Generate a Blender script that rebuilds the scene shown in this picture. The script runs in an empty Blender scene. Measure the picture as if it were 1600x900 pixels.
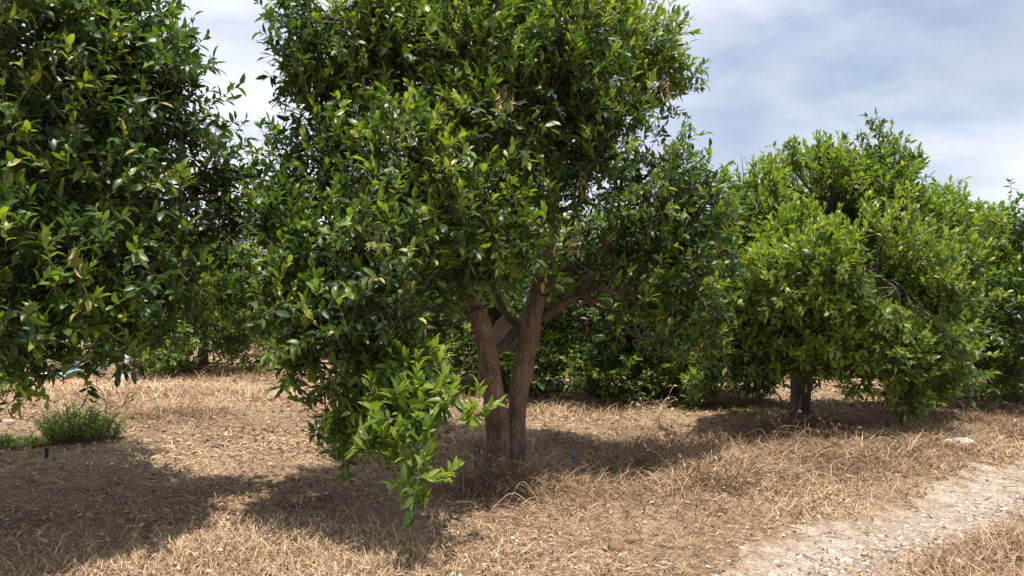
import bpy, math, random
import numpy as np
from mathutils import Vector

# ------------------------------------------------------------------ camera, sky, sun, exposure
S = bpy.context.scene
COL = S.collection
EYE = 1.55
F = 1155.0            # focal length in photo pixels (1600 wide)
HOR = 470.0           # horizon row in the photo
cam_d = bpy.data.cameras.new('camera'); cam = bpy.data.objects.new('camera', cam_d); COL.objects.link(cam)
cam_d.sensor_width = 36; cam_d.lens = F/1600*36; cam_d.clip_end = 2000; cam_d.clip_start = 0.05
cam.location = (0, 0, EYE)
cam.rotation_euler = (math.radians(90)+math.atan((HOR-450)/F), 0, 0)
S.camera = cam

SUN_EL, SUN_AZ = 79.0, 168.0     # azimuth: compass-like, 0 = +Y, clockwise; the sun is near the zenith, a little behind the camera
el, az = math.radians(SUN_EL), math.radians(SUN_AZ)
sdir = Vector((math.sin(az)*math.cos(el), math.cos(az)*math.cos(el), math.sin(el)))
sun_d = bpy.data.lights.new('sun', 'SUN'); sun_d.energy = 5.0; sun_d.angle = math.radians(0.5); sun_d.color = (1, .955, .88)
sun = bpy.data.objects.new('sun', sun_d); COL.objects.link(sun)
sun.rotation_euler = sdir.to_track_quat('Z', 'Y').to_euler()

W = bpy.data.worlds.new('World'); S.world = W; W.use_nodes = True
nt = W.node_tree; nt.nodes.clear(); N = nt.nodes.new; L = nt.links.new
sky = N('ShaderNodeTexSky'); sky.sky_type = 'NISHITA'; sky.sun_disc = False
sky.sun_elevation = el; sky.sun_rotation = az
b1 = N('ShaderNodeBackground'); b1.inputs[1].default_value = .085; L(sky.outputs[0], b1.inputs[0])
tc = N('ShaderNodeTexCoord'); mp = N('ShaderNodeMapping'); mp.inputs['Scale'].default_value = (1.1, 1.1, 2.6)
mp.inputs['Location'].default_value = (.35, .1, .2)
L(tc.outputs['Generated'], mp.inputs[0])
n1 = N('ShaderNodeTexNoise'); n1.inputs['Scale'].default_value = 1.9; n1.inputs['Detail'].default_value = 6; n1.inputs['Roughness'].default_value = .52; n1.inputs['Distortion'].default_value = .35
L(mp.outputs[0], n1.inputs[0])
r1 = N('ShaderNodeMapRange'); r1.inputs[1].default_value = .34; r1.inputs[2].default_value = .52; r1.inputs[3].default_value = .45; r1.inputs[4].default_value = 1; L(n1.outputs[0], r1.inputs[0])
n2 = N('ShaderNodeTexNoise'); n2.inputs['Scale'].default_value = 3.1; n2.inputs['Detail'].default_value = 5; n2.inputs['Distortion'].default_value = .5; L(mp.outputs[0], n2.inputs[0])
cr = N('ShaderNodeValToRGB'); cr.color_ramp.elements[0].position = .34; cr.color_ramp.elements[0].color = (.56, .64, .81, 1)
cr.color_ramp.elements[1].position = .62; cr.color_ramp.elements[1].color = (.91, .93, .97, 1); L(n2.outputs[0], cr.inputs[0])
b2 = N('ShaderNodeBackground'); b2.inputs[1].default_value = .87; L(cr.outputs[0], b2.inputs[0])
mx = N('ShaderNodeMixShader'); L(r1.outputs[0], mx.inputs[0]); L(b1.outputs[0], mx.inputs[1]); L(b2.outputs[0], mx.inputs[2])
wo = N('ShaderNodeOutputWorld'); L(mx.outputs[0], wo.inputs[0])

S.view_settings.view_transform = 'Standard'; S.view_settings.look = 'None'
S.view_settings.exposure = 0.46; S.view_settings.gamma = 1; S.view_settings.use_curve_mapping = False
S.render.engine = 'CYCLES'
S.cycles.max_bounces = 6; S.cycles.transparent_max_bounces = 4

# ------------------------------------------------------------------ helpers
def at(px, py, D):                       # a point of the place seen at photo pixel px,py at distance D in front of the eye
    return np.array(((px-800)/F*D, D, EYE-(py-HOR)/F*D))
def gx(px, py):                          # the ground point at a photo pixel
    D = EYE*F/(py-HOR); return ((px-800)/F*D, D)

MOUNDS = [(-.12, 6.4, .55, .07), (3.6, 9.2, .8, .06), (3.2, 7.5, .9, .07), (4.6, 8.1, .9, .06), (1.6, 6.6, .7, .05), (2.2, 7.2, .6, .05),
          (-6.0, 15.0, 1.2, .12), (-5.2, 12.4, .8, .08), (-7.4, 12.4, 1, .07), (-4.2, 9.2, .9, .05), (-.4, 4.5, .5, .02)]
def hgt(x, y):
    x = np.asarray(x, float); y = np.asarray(y, float)
    z = .022*np.sin(x*1.7+y*.9+.4)+.018*np.sin(x*.8-y*2.1+1.3)+.012*np.sin(x*3.7+y*3.1)+.010*np.sin(-x*4.3+y*5.1+2)
    for mx_, my_, r, a in MOUNDS:
        z = z+a*np.exp(-((x-mx_)**2+(y-my_)**2)/(r*r))
    # the wheel track lies a little sunk
    s = track_dist(x, y)
    z = z-.045*np.exp(-(s/.55)**2)
    return z
TP = np.array((1.66, 4.22)); TDIR = np.array((.80, .60))
def track_dist(x, y):
    u = (x-TP[0])*TDIR[0]+(y-TP[1])*TDIR[1]
    v = -(x-TP[0])*TDIR[1]+(y-TP[1])*TDIR[0]
    return v-.10*np.sin(u*.7)-.03*np.sin(u*2.9)

def mesh_np(name, V, loops, starts, mats, parent=None, tone=None, smooth=False, matidx=None):
    me = bpy.data.meshes.new(name)
    V = np.ascontiguousarray(V, np.float32); loops = np.asarray(loops, np.int32); starts = np.asarray(starts, np.int32)
    me.vertices.add(len(V)); me.vertices.foreach_set('co', V.ravel())
    me.loops.add(len(loops)); me.loops.foreach_set('vertex_index', loops)
    me.polygons.add(len(starts)); me.polygons.foreach_set('loop_start', starts)
    tot = np.diff(np.append(starts, len(loops))).astype(np.int32)
    me.polygons.foreach_set('loop_total', tot)
    for m in (mats if isinstance(mats, (list, tuple)) else [mats]): me.materials.append(m)
    if matidx is not None: me.polygons.foreach_set('material_index', np.asarray(matidx, np.int32))
    if smooth: me.polygons.foreach_set('use_smooth', np.ones(len(starts), bool))
    if tone is not None:
        a = me.attributes.new('tone', 'FLOAT', 'POINT'); a.data.foreach_set('value', np.asarray(tone, np.float32))
    me.update(calc_edges=True)
    o = bpy.data.objects.new(name, me); COL.objects.link(o)
    if parent: o.parent = parent
    return o

class MB:                                # collects polygons; vertices as numpy blocks
    def __init__(s): s.V = []; s.Lp = []; s.St = []; s.T = []; s.nv = 0; s.nl = 0; s.M = []
    def add(s, V, faces, tone=None, mi=0):
        """faces: (F,k) int array, constant k"""
        V = np.asarray(V, float).reshape(-1, 3); faces = np.asarray(faces, int)
        s.V.append(V); s.Lp.append((faces+s.nv).ravel()); k = faces.shape[1]
        s.St.append(s.nl+np.arange(len(faces))*k); s.nl += faces.size; s.nv += len(V)
        s.T.append(np.full(len(V), .5) if tone is None else (np.full(len(V), tone) if np.isscalar(tone) else tone))
        s.M.append(np.full(len(faces), mi))
    def build(s, name, mats, parent=None, smooth=False, off=None):
        V = np.concatenate(s.V)
        if off is not None: V = V-np.asarray(off)
        return mesh_np(name, V, np.concatenate(s.Lp), np.concatenate(s.St), mats, parent, np.concatenate(s.T), smooth, np.concatenate(s.M))

def norm(a): return a/np.maximum(np.linalg.norm(a, axis=-1, keepdims=True), 1e-9)

def tube(mb, P, R, seg=8, tone=None, rng=None, wob=0., mi=0, cap=True):
    """tapered tube along points P with radii R, one connected surface"""
    P = np.asarray(P, float); R = np.broadcast_to(np.asarray(R, float), (len(P),))
    T = norm(np.gradient(P, axis=0)); ref = np.array((0.13, .27, 1.)) if abs(T[0][2]) < .8 else np.array((1., .2, .1))
    A = norm(np.cross(T, ref)); B = np.cross(T, A)
    th = np.arange(seg)*2*math.pi/seg
    rad = R[:, None]*np.ones((1, seg))
    if wob and rng is not None:
        i = np.arange(len(P))[:, None]
        rad = rad*(1+wob*(np.sin(th*2+i*.35+rng.random()*6)+.6*np.sin(th*3-i*.6+rng.random()*6)+.4*np.sin(th*5+i*.9)))
    V = P[:, None]+rad[..., None]*(np.cos(th)[None, :, None]*A[:, None]+np.sin(th)[None, :, None]*B[:, None])
    n = len(P); i = np.arange(n-1)[:, None]*seg; j = np.arange(seg)[None]
    Fq = np.stack((i+j, i+(j+1) % seg, i+seg+(j+1) % seg, i+seg+j), -1).reshape(-1, 4)
    V = V.reshape(-1, 3)
    mb.add(V, Fq, tone, mi)
    if cap:
        mb.Lp.append(mb.nv-n*seg+(n-1)*seg+np.arange(seg)); mb.St.append(np.array([mb.nl])); mb.nl += seg; mb.M.append(np.array([mi]))
        mb.Lp.append(mb.nv-n*seg+np.arange(seg)[::-1]); mb.St.append(np.array([mb.nl])); mb.nl += seg; mb.M.append(np.array([mi]))

def spline(pts, n):                      # Catmull-Rom through control points (any number of columns)
    P = np.asarray(pts, float); P = np.vstack((2*P[0]-P[1], P, 2*P[-1]-P[-2])); out = []
    m = len(P)-3
    for t in np.linspace(0, m-1e-6, n):
        i = int(t); u = t-i; a, b, c, d = P[i:i+4]
        out.append(.5*((2*b)+(-a+c)*u+(2*a-5*b+4*c-d)*u*u+(-a+3*b-3*c+d)*u**3))
    return np.array(out)

def pnoise(P, f, seed):                  # cheap smooth 3-D noise, about -1..1
    r = np.random.default_rng(seed); z = np.zeros(len(P))
    for k in range(6):
        d = norm(r.normal(size=3))*f*(.7+.8*r.random()); z += np.sin(P@d+r.random()*6.3)
    return z/2.6

def empty(name, loc, label, cat, group=None):
    o = bpy.data.objects.new(name, None); COL.objects.link(o); o.location = loc; o.empty_display_size = .2
    return tag(o, label, cat, group)
def tag(o, label=None, cat=None, group=None, kind=None):
    if label: o['label'] = label
    if cat: o['category'] = cat
    if group: o['group'] = group
    if kind: o['kind'] = kind
    return o

# ------------------------------------------------------------------ materials
def new_mat(name):
    m = bpy.data.materials.new(name); m.use_nodes = True; nt = m.node_tree
    p = nt.nodes['Principled BSDF']; return m, nt, p
def ramp(nt, fac, stops):
    r = nt.nodes.new('ShaderNodeValToRGB'); e = r.color_ramp.elements
    e[0].position, e[0].color = stops[0][0], (*stops[0][1], 1); e[1].position, e[1].color = stops[-1][0], (*stops[-1][1], 1)
    for p, c in stops[1:-1]: q = e.new(p); q.color = (*c, 1)
    nt.links.new(fac, r.inputs[0]); return r.outputs[0]
def attr(nt, n='tone'):
    a = nt.nodes.new('ShaderNodeAttribute'); a.attribute_name = n; return a.outputs['Fac']
def noise(nt, scale, detail=4, rough=.55, vec=None, dist=0):
    n = nt.nodes.new('ShaderNodeTexNoise'); n.inputs['Scale'].default_value = scale; n.inputs['Detail'].default_value = detail
    n.inputs['Roughness'].default_value = rough; n.inputs['Distortion'].default_value = dist
    if vec is None:
        t = nt.nodes.new('ShaderNodeTexCoord'); vec = t.outputs['Object']
    nt.links.new(vec, n.inputs['Vector']); return n.outputs[0]
def bump(nt, p, h, strength, dist):
    b = nt.nodes.new('ShaderNodeBump'); b.inputs['Strength'].default_value = strength; b.inputs['Distance'].default_value = dist
    nt.links.new(h, b.inputs['Height']); nt.links.new(b.outputs[0], p.inputs['Normal']); return b
def leaf_mat(name, stops, trans=.36, rough=.40, tcol=1.6):
    m, nt, p = new_mat(name)
    c = ramp(nt, attr(nt), stops); nt.links.new(c, p.inputs['Base Color'])
    p.inputs['Roughness'].default_value = rough; p.inputs['Specular IOR Level'].default_value = .45
    t = nt.nodes.new('ShaderNodeBsdfTranslucent')
    g = nt.nodes.new('ShaderNodeMix'); g.data_type = 'RGBA'; g.blend_type = 'MULTIPLY'; g.inputs[0].default_value = 1
    nt.links.new(c, g.inputs[6]); g.inputs[7].default_value = (1.7*tcol/1.6, 1.9*tcol/1.6, .5, 1); nt.links.new(g.outputs[2], t.inputs[0])
    mx = nt.nodes.new('ShaderNodeMixShader'); mx.inputs[0].default_value = trans
    nt.links.new(p.outputs[0], mx.inputs[1]); nt.links.new(t.outputs[0], mx.inputs[2])
    nt.links.new(mx.outputs[0], nt.nodes['Material Output'].inputs[0]); return m
M = {}
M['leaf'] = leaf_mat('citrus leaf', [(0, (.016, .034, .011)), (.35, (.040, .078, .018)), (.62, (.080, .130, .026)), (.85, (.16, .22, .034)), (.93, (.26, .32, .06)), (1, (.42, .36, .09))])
M['leaf2'] = leaf_mat('citrus leaf sunlit colour', [(0, (.020, .040, .011)), (.35, (.055, .098, .018)), (.62, (.098, .155, .028)), (.85, (.165, .23, .034)), (.93, (.26, .32, .06)), (1, (.42, .36, .09))])  # brighter copy of the leaf colours, sunlight put into the ramp
M['olive'] = leaf_mat('grey green leaf', [(0, (.05, .075, .045)), (.5, (.09, .13, .08)), (1, (.15, .19, .12))], .2, .5)
M['dryleaf'] = leaf_mat('dried leaf', [(0, (.20, .11, .055)), (.5, (.38, .25, .14)), (1, (.55, .42, .28))], .2, .7, 1.2)
M['weed'] = leaf_mat('weed leaf', [(0, (.08, .12, .02)), (.5, (.17, .23, .035)), (1, (.29, .35, .06))], .3, .5)

def litter_mat(name, stops):
    m, nt, p = new_mat(name); nt.links.new(ramp(nt, attr(nt), stops), p.inputs['Base Color'])
    p.inputs['Roughness'].default_value = .75; p.inputs['Specular IOR Level'].default_value = .25; return m
M['straw'] = litter_mat('straw', [(0, (.09, .055, .033)), (.3, (.26, .160, .093)), (.65, (.47, .315, .19)), (1, (.70, .54, .36))])
M['chaff'] = litter_mat('dry leaf litter', [(0, (.07, .042, .026)), (.35, (.24, .148, .088)), (.7, (.45, .305, .18)), (1, (.68, .52, .35))])
M['wood'], nt, p = new_mat('bark')
tcn = nt.nodes.new('ShaderNodeTexCoord'); mpp = nt.nodes.new('ShaderNodeMapping'); mpp.inputs['Scale'].default_value = (1, 1, .22)
nt.links.new(tcn.outputs['Object'], mpp.inputs[0]); nn = noise(nt, 26, 6, .6, mpp.outputs[0]); n0 = noise(nt, 3.2, 4, .6)
mixn = nt.nodes.new('ShaderNodeMix'); mixn.inputs[0].default_value = .5; nt.links.new(nn, mixn.inputs[2]); nt.links.new(n0, mixn.inputs[3])
cb = ramp(nt, mixn.outputs[0], [(.32, (.055, .034, .022)), (.44, (.13, .080, .048)), (.56, (.22, .142, .088)), (.70, (.33, .255, .185))])
nl = noise(nt, 7.5, 7, .7, None, .8); ml = nt.nodes.new('ShaderNodeMapRange'); ml.inputs[1].default_value = .56; ml.inputs[2].default_value = .66; nt.links.new(nl, ml.inputs[0])
lm = nt.nodes.new('ShaderNodeMix'); lm.data_type = 'RGBA'; nt.links.new(ml.outputs[0], lm.inputs[0]); nt.links.new(cb, lm.inputs[6]); lm.inputs[7].default_value = (.26, .235, .20, 1)
vo = nt.nodes.new('ShaderNodeTexVoronoi'); vo.feature = 'DISTANCE_TO_EDGE'; vo.inputs['Scale'].default_value = 24; mp2 = nt.nodes.new('ShaderNodeMapping'); mp2.inputs['Scale'].default_value = (1.4, 1.4, .16)
nt.links.new(tcn.outputs['Object'], mp2.inputs[0]); nt.links.new(mp2.outputs[0], vo.inputs['Vector'])
vr = nt.nodes.new('ShaderNodeMapRange'); vr.inputs[1].default_value = 0; vr.inputs[2].default_value = .07; vr.inputs[3].default_value = .62; nt.links.new(vo.outputs['Distance'], vr.inputs[0])
mul = nt.nodes.new('ShaderNodeMix'); mul.data_type = 'RGBA'; mul.blend_type = 'MULTIPLY'; mul.inputs[0].default_value = 1; nt.links.new(lm.outputs[2], mul.inputs[6]); nt.links.new(vr.outputs[0], mul.inputs[7])
nt.links.new(mul.outputs[2], p.inputs['Base Color'])
p.inputs['Roughness'].default_value = .85; hb = nt.nodes.new('ShaderNodeMath'); hb.operation = 'MULTIPLY'; nt.links.new(nn, hb.inputs[0]); nt.links.new(vr.outputs[0], hb.inputs[1]); bump(nt, p, hb.outputs[0], .9, .03)
M['darkwood'], nt, p = new_mat('dark bark'); nn = noise(nt, 14, 5)
nt.links.new(ramp(nt, nn, [(.3, (.035, .024, .018)), (.7, (.11, .075, .055))]), p.inputs['Base Color']); p.inputs['Roughness'].default_value = .85; bump(nt, p, nn, .5, .02)
M['twig'], nt, p = new_mat('twig'); nn = noise(nt, 9, 3)
nt.links.new(ramp(nt, nn, [(.3, (.06, .06, .03)), (.7, (.17, .14, .09))]), p.inputs['Base Color']); p.inputs['Roughness'].default_value = .8
M['drystalk'] = litter_mat('dry stalk', [(0, (.12, .075, .045)), (.5, (.30, .20, .12)), (1, (.62, .50, .34))])

# soil with straw colour patches
M['soil'], nt, p = new_mat('soil with dry litter')
a = noise(nt, .55, 5, .6); b = noise(nt, 9, 8, .65); c = noise(nt, 55, 6, .7)
mm = nt.nodes.new('ShaderNodeMix'); mm.inputs[0].default_value = .5; nt.links.new(a, mm.inputs[2]); nt.links.new(b, mm.inputs[3])
m2 = nt.nodes.new('ShaderNodeMix'); m2.inputs[0].default_value = .45; nt.links.new(mm.outputs[0], m2.inputs[2]); nt.links.new(c, m2.inputs[3])
nt.links.new(ramp(nt, m2.outputs[0], [(.38, (.11, .070, .044)), (.46, (.25, .165, .103)), (.53, (.40, .28, .178)), (.62, (.56, .42, .28))]), p.inputs['Base Color'])
p.inputs['Roughness'].default_value = .95; p.inputs['Specular IOR Level'].default_value = .1
bb = bump(nt, p, c, .9, .03); b2_ = nt.nodes.new('ShaderNodeBump'); b2_.inputs['Strength'].default_value = .7; b2_.inputs['Distance'].default_value = .06
nt.links.new(b, b2_.inputs['Height']); nt.links.new(b2_.outputs[0], bb.inputs['Normal'])
# stony track
M['track'], nt, p = new_mat('stony dirt'); b = noise(nt, 5, 6, .6); c = noise(nt, 42, 5, .7)
m2 = nt.nodes.new('ShaderNodeMix'); m2.inputs[0].default_value = .55; nt.links.new(b, m2.inputs[2]); nt.links.new(c, m2.inputs[3])
cA = ramp(nt, m2.outputs[0], [(.38, (.20, .145, .105)), (.5, (.32, .25, .19)), (.6, (.47, .395, .32))]); cB = ramp(nt, m2.outputs[0], [(.38, (.12, .078, .05)), (.5, (.27, .185, .12)), (.62, (.46, .34, .23))])
ad = nt.nodes.new('ShaderNodeMath'); ad.operation = 'MULTIPLY_ADD'; nt.links.new(b, ad.inputs[0]); ad.inputs[1].default_value = 1.6; ad.inputs[2].default_value = -.8
ae = nt.nodes.new('ShaderNodeMath'); ae.operation = 'ADD'; ae.use_clamp = True; nt.links.new(ad.outputs[0], ae.inputs[0]); nt.links.new(attr(nt), ae.inputs[1])
mc = nt.nodes.new('ShaderNodeMix'); mc.data_type = 'RGBA'; nt.links.new(ae.outputs[0], mc.inputs[0]); nt.links.new(cB, mc.inputs[6]); nt.links.new(cA, mc.inputs[7]); nt.links.new(mc.outputs[2], p.inputs['Base Color'])
p.inputs['Roughness'].default_value = .95; bump(nt, p, c, .7, .02)
M['stone'] = litter_mat('pale limestone', [(0, (.22, .165, .125)), (.5, (.40, .33, .27)), (1, (.70, .65, .58))])
def plain(name, col, rough=.6, var=.15, scale=12):
    m, nt, p = new_mat(name); n = noise(nt, scale, 4)
    nt.links.new(ramp(nt, n, [(.3, tuple(v*(1-var) for v in col)), (.7, tuple(min(1, v*(1+var)) for v in col))]), p.inputs['Base Color'])
    p.inputs['Roughness'].default_value = rough; return m
M['blue'] = plain('blue plastic', (.03, .09, .27), .45)
M['lightblue'] = plain('faded blue plastic', (.16, .30, .52), .5)
M['white'] = plain('weathered white plastic', (.62, .62, .60), .5)
M['black'] = plain('black rubber', (.02, .02, .024), .5)
M['brick'] = plain('red clay', (.46, .17, .10), .85)
M['beige'] = plain('beige board', (.34, .31, .24), .8, .12, 5)
M['hose'] = plain('straw coloured hose', (.55, .44, .26), .6)

# ------------------------------------------------------------------ ground
def ground():
    n = 340; u = np.linspace(-1, 1, n)
    k = 6.6; sx = np.sinh(u*k)/math.sinh(k)*600; sy = np.sinh(u*k)/math.sinh(k)*600+6.5
    X, Y = np.meshgrid(sx, sy); Z = hgt(X, Y)
    V = np.stack((X, Y, Z), -1).reshape(-1, 3)
    i = np.arange(n-1)[:, None]*n; j = np.arange(n-1)[None]
    Fq = np.stack((i+j, i+j+1, i+n+j+1, i+n+j), -1).reshape(-1, 4)
    mb = MB(); mb.add(V, Fq); o = mb.build('ground', M['soil'], smooth=True); tag(o, 'straw covered orchard soil', None, kind='structure')
    # wheel track: a strip with an uneven outline, following the ground
    us = np.arange(-4, 26, .07); m = 15; rows = []; tn = []
    rg = np.random.default_rng(5)
    for q in us:
        wl = .46+.06*math.sin(q*2.3)+.05*math.sin(q*7.1+1)+.05*rg.normal(); wr = .42+.07*math.sin(q*1.9+2)+.05*math.sin(q*6.3)+.03*rg.normal()
        for v in np.linspace(-wr, wl, m):
            vv = v+.10*math.sin(q*.7)+.03*math.sin(q*2.9)
            x = TP[0]+q*TDIR[0]-vv*TDIR[1]; y = TP[1]+q*TDIR[1]+vv*TDIR[0]
            e = min(v+wr, wl-v); tn.append(min(1, max(0, e/.26)))
            rows.append((x, y, float(hgt(x, y))+(.010 if e > .04 else -.012)))
    i = np.arange(len(us)-1)[:, None]*m; j = np.arange(m-1)[None]
    Fq = np.stack((i+j, i+m+j, i+m+j+1, i+j+1), -1).reshape(-1, 4)
    mb = MB(); mb.add(np.array(rows), Fq, np.array(tn)); t = mb.build('dirt_track', M['track'], smooth=True); tag(t, 'pale stony wheel track', None, kind='structure')
ground()

# ------------------------------------------------------------------ foliage
LEAFV = np.array([(0, 0, 0), (.33, 0, .01), (.72, 0, -.03), (1, 0, -.13), (.33, .23, .05), (.72, .17, .0), (.33, -.23, .05), (.72, -.17, .0)])
LEAFF3 = np.array([(0, 1, 4), (2, 3, 5), (0, 6, 1), (2, 7, 3)])
LEAFF4 = np.array([(1, 2, 5, 4), (6, 7, 2, 1)])
def leaves(mb, P, Dr, Up, Ln, tone, rng, mi=0, wid=1.0, curl=1.0):
    """P base, Dr direction, Up wanted blade normal, Ln length: arrays"""
    n = len(P); Dr = norm(Dr); Sd = norm(np.cross(Up, Dr)); Nn = np.cross(Dr, Sd)
    c = curl*(.4+1.6*rng.random((n, 1)))
    w = wid*(.66+.36*rng.random((n, 1)))
    lv = LEAFV
    V = P[:, None]+Ln[:, None, None]*(lv[None, :, 0:1]*Dr[:, None]+(lv[None, :, 1]*w)[..., None]*Sd[:, None]+(lv[None, :, 2]*c)[..., None]*Nn[:, None])
    base = (np.arange(n)*8)[:, None, None]
    tn = np.repeat(tone, 8)
    mb.add(V.reshape(-1, 3), (LEAFF4[None]+base).reshape(-1, 4), tn, mi)
    mb.nv -= n*8                          # the triangles share these vertices
    mb.Lp.append((LEAFF3[None]+base+mb.nv).ravel()); mb.St.append(mb.nl+np.arange(n*4)*3); mb.nl += n*12; mb.M.append(np.full(n*4, mi))
    mb.nv += n*8

def thin(mb, A, B, r, mi=1, tone=.5):    # many thin three-sided sticks from A to B
    n = len(A); D = norm(B-A); ref = np.tile((.3, .2, 1.), (n, 1)); s = norm(np.cross(D, ref)); t = np.cross(D, s)
    th = np.arange(3)*2*math.pi/3; r = np.broadcast_to(r, (n,))
    ring = np.cos(th)[None, :, None]*s[:, None]+np.sin(th)[None, :, None]*t[:, None]
    V = np.concatenate((A[:, None]+ring*r[:, None, None], B[:, None]+ring*(r*.5)[:, None, None]), 1)
    f = np.array([(0, 1, 4, 3), (1, 2, 5, 4), (2, 0, 3, 5)])
    tn = tone if np.isscalar(tone) else np.repeat(tone, 6)
    mb.add(V.reshape(-1, 3), (f[None]+(np.arange(n)*6)[:, None, None]).reshape(-1, 4), tn, mi)

def crown(name, blobs, ntips, mat, seed, parent=None, off=None, leaf=.105, per=9, gap=-.55, zmin=.1, young=.16, tb=.33, shell=1.7, nf=3.0):
    """leafy shoots spread through the crown's volume; blobs: (x,y,z,r[,squash z][,weight])"""
    rng = np.random.default_rng(seed); bl = np.array([(b[0], b[1], b[2], b[3], b[4] if len(b) > 4 else 1.0, b[5] if len(b) > 5 else 1.0) for b in blobs])
    w = bl[:, 5]*bl[:, 3]**2.3; w /= w.sum(); k = rng.choice(len(bl), int(ntips*1.6), p=w)
    d = norm(rng.normal(size=(len(k), 3))); r = 1-.7*rng.random(len(k))**shell
    C = bl[k, :3]; R = bl[k, 3]; sc = np.stack((np.ones(len(k)), np.ones(len(k)), bl[k, 4]), 1)
    lump = 1+.26*pnoise(d*1.0+C, 4.2, seed+1)
    P = C+d*sc*(R*r*lump)[:, None]+rng.normal(size=d.shape)*.05
    keep = pnoise(P, nf, seed+7) > gap
    # thin out shoots buried deep inside
    depth = np.zeros(len(P))
    for b in bl:
        q = 1-np.linalg.norm((P-b[:3])/np.array((1, 1, b[4])), axis=1)/b[3]; depth = np.maximum(depth, q)
    keep &= (rng.random(len(P)) > np.clip((depth-.45)*1.9, 0, .85)) & (P[:, 2] > zmin)
    P = P[keep][:ntips]; d = d[keep][:ntips]; R = R[keep][:ntips]; n = len(P)
    out = norm(d+np.array((0, 0, .35))+.55*rng.normal(size=(n, 3))*.8)
    isy = rng.random(n) < young*(.4+1.2*(d[:, 2] > -.1))*(1+.8*pnoise(P, 2.2, seed+3))
    droop = np.where(isy, .55, -.05)
    out[:, 2] += droop; out = norm(out)
    TL = (.13+.20*rng.random(n))*np.clip(.55+R, .6, 1.1)
    A = P-out*(TL*.5)[:, None]; B = P+out*(TL*.5)[:, None]
    mb = MB()
    thin(mb, A, B, .0035, 1)
    twt = tb+.17*rng.normal(size=n)+.10*pnoise(P, 2.6, seed+5)+np.where(isy, .30, 0)+np.where(r[keep][:ntips] > .86, .09, -.03)  # lighter young and outer growth; tone also carries sun brightness on the crown
    ax = norm(np.cross(out, norm(rng.normal(size=(n, 3))))); ay = np.cross(out, ax)
    for q in range(per):
        f = (q+.6)/per; ang = q*2.4+rng.random(n)*.7
        rad = np.cos(ang)[:, None]*ax+np.sin(ang)[:, None]*ay
        base = A+out*(TL*(.15+.85*f))[:, None]
        fw = .25+.75*f**2+np.where(isy, .45, 0)[:, None]
        dr = norm(rad*(1.05-.55*f)+out*fw+.22*rng.normal(size=(n, 3)))
        dr[:, 2] -= np.where(isy, -.25, .28)*rng.random(n)
        up = norm(np.array((0, 0, .85))+1.0*out+.5*rng.normal(size=(n, 3)))
        ln = leaf*(.45+.75*rng.random(n))*(1.05-.25*abs(f-.6))
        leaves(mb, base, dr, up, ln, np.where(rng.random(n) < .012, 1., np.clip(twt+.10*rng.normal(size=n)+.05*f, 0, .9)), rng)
    return mb.build(name, [mat, M['twig']], parent, off=off)

def branch_to(mb, a, b, r0, r1, rng, bow=.12, n=9, seg=6):
    a = np.asarray(a, float); b = np.asarray(b, float); L_ = np.linalg.norm(b-a)
    m1 = a+(b-a)*.35+rng.normal(size=3)*L_*bow*.6+np.array((0, 0, L_*bow*.5)); m2 = a+(b-a)*.7+rng.normal(size=3)*L_*bow*.6+np.array((0, 0, L_*bow*.4))
    P = spline([a, m1, m2, b], n); tube(mb, P, np.linspace(r0, r1, n), seg, rng=rng, wob=.05); return P

def limbs(mb, starts, blobs, rng, r0=.035, sub=9):
    starts = np.asarray(starts)
    for b in blobs:
        c = np.array(b[:3]); dd = np.linalg.norm(starts[:, :3]-c, axis=1)+np.maximum(0, starts[:, 2]-c[2])*.6; s = starts[np.argmin(dd)]
        P = branch_to(mb, s[:3], c, min(s[3]*.55, r0), .012, rng)
        for _ in range(int(sub*(.4+b[3]))):
            p = P[rng.integers(3, len(P))]; q = c+norm(rng.normal(size=3))*b[3]*.85
            branch_to(mb, p, q, .010, .003, rng, n=6, seg=4)

def dried(mb, p, n, rng, ln=.065):        # a hanging bunch of dead leaves
    P = np.asarray(p)+rng.normal(size=(n, 3))*.035
    leaves(mb, P, np.stack((rng.normal(size=n)*.35, rng.normal(size=n)*.35, -np.ones(n)), 1), rng.normal(size=(n, 3)), ln*(.6+.5*rng.random(n)), rng.random(n), rng, curl=3, wid=.8)
    thin(mb, P+np.array((0, 0, .05)), P, .003, 0, .1)

def A(px, py, D, r, *rest): return (*at(px, py, D), r, *rest)

# ---- the big forked tree in the middle
rng = np.random.default_rng(11)
base = np.array((-.10, 6.42, 0.)); base[2] = float(hgt(base[0], base[1]))
main = empty('orange_tree', base, 'large forked orange tree in the middle with two bare reddish brown stems', 'tree', 'orange trees of the front row')
def chain(pts): return np.array([[*at(x, y, D), r] for x, y, D, r in pts])
mb = MB(); c1 = chain([(777, 778, 6.4, .15), (778, 752, 6.4, .125), (778, 728, 6.4, .108), (777, 660, 6.42, .102), (769, 600, 6.4, .096), (760, 545, 6.38, .090), (750, 500, 6.35, .080), (733, 462, 6.3, .062), (708, 405, 6.2, .058), (682, 330, 6.1, .05), (660, 230, 6.1, .045), (652, 120, 6.15, .036), (660, -20, 6.2, .025)])
s1 = spline(c1, 60); tube(mb, s1[:, :3], s1[:, 3]*(1+.04*np.sin(np.arange(60)*.9)), 14, rng=rng, wob=.035)
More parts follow.
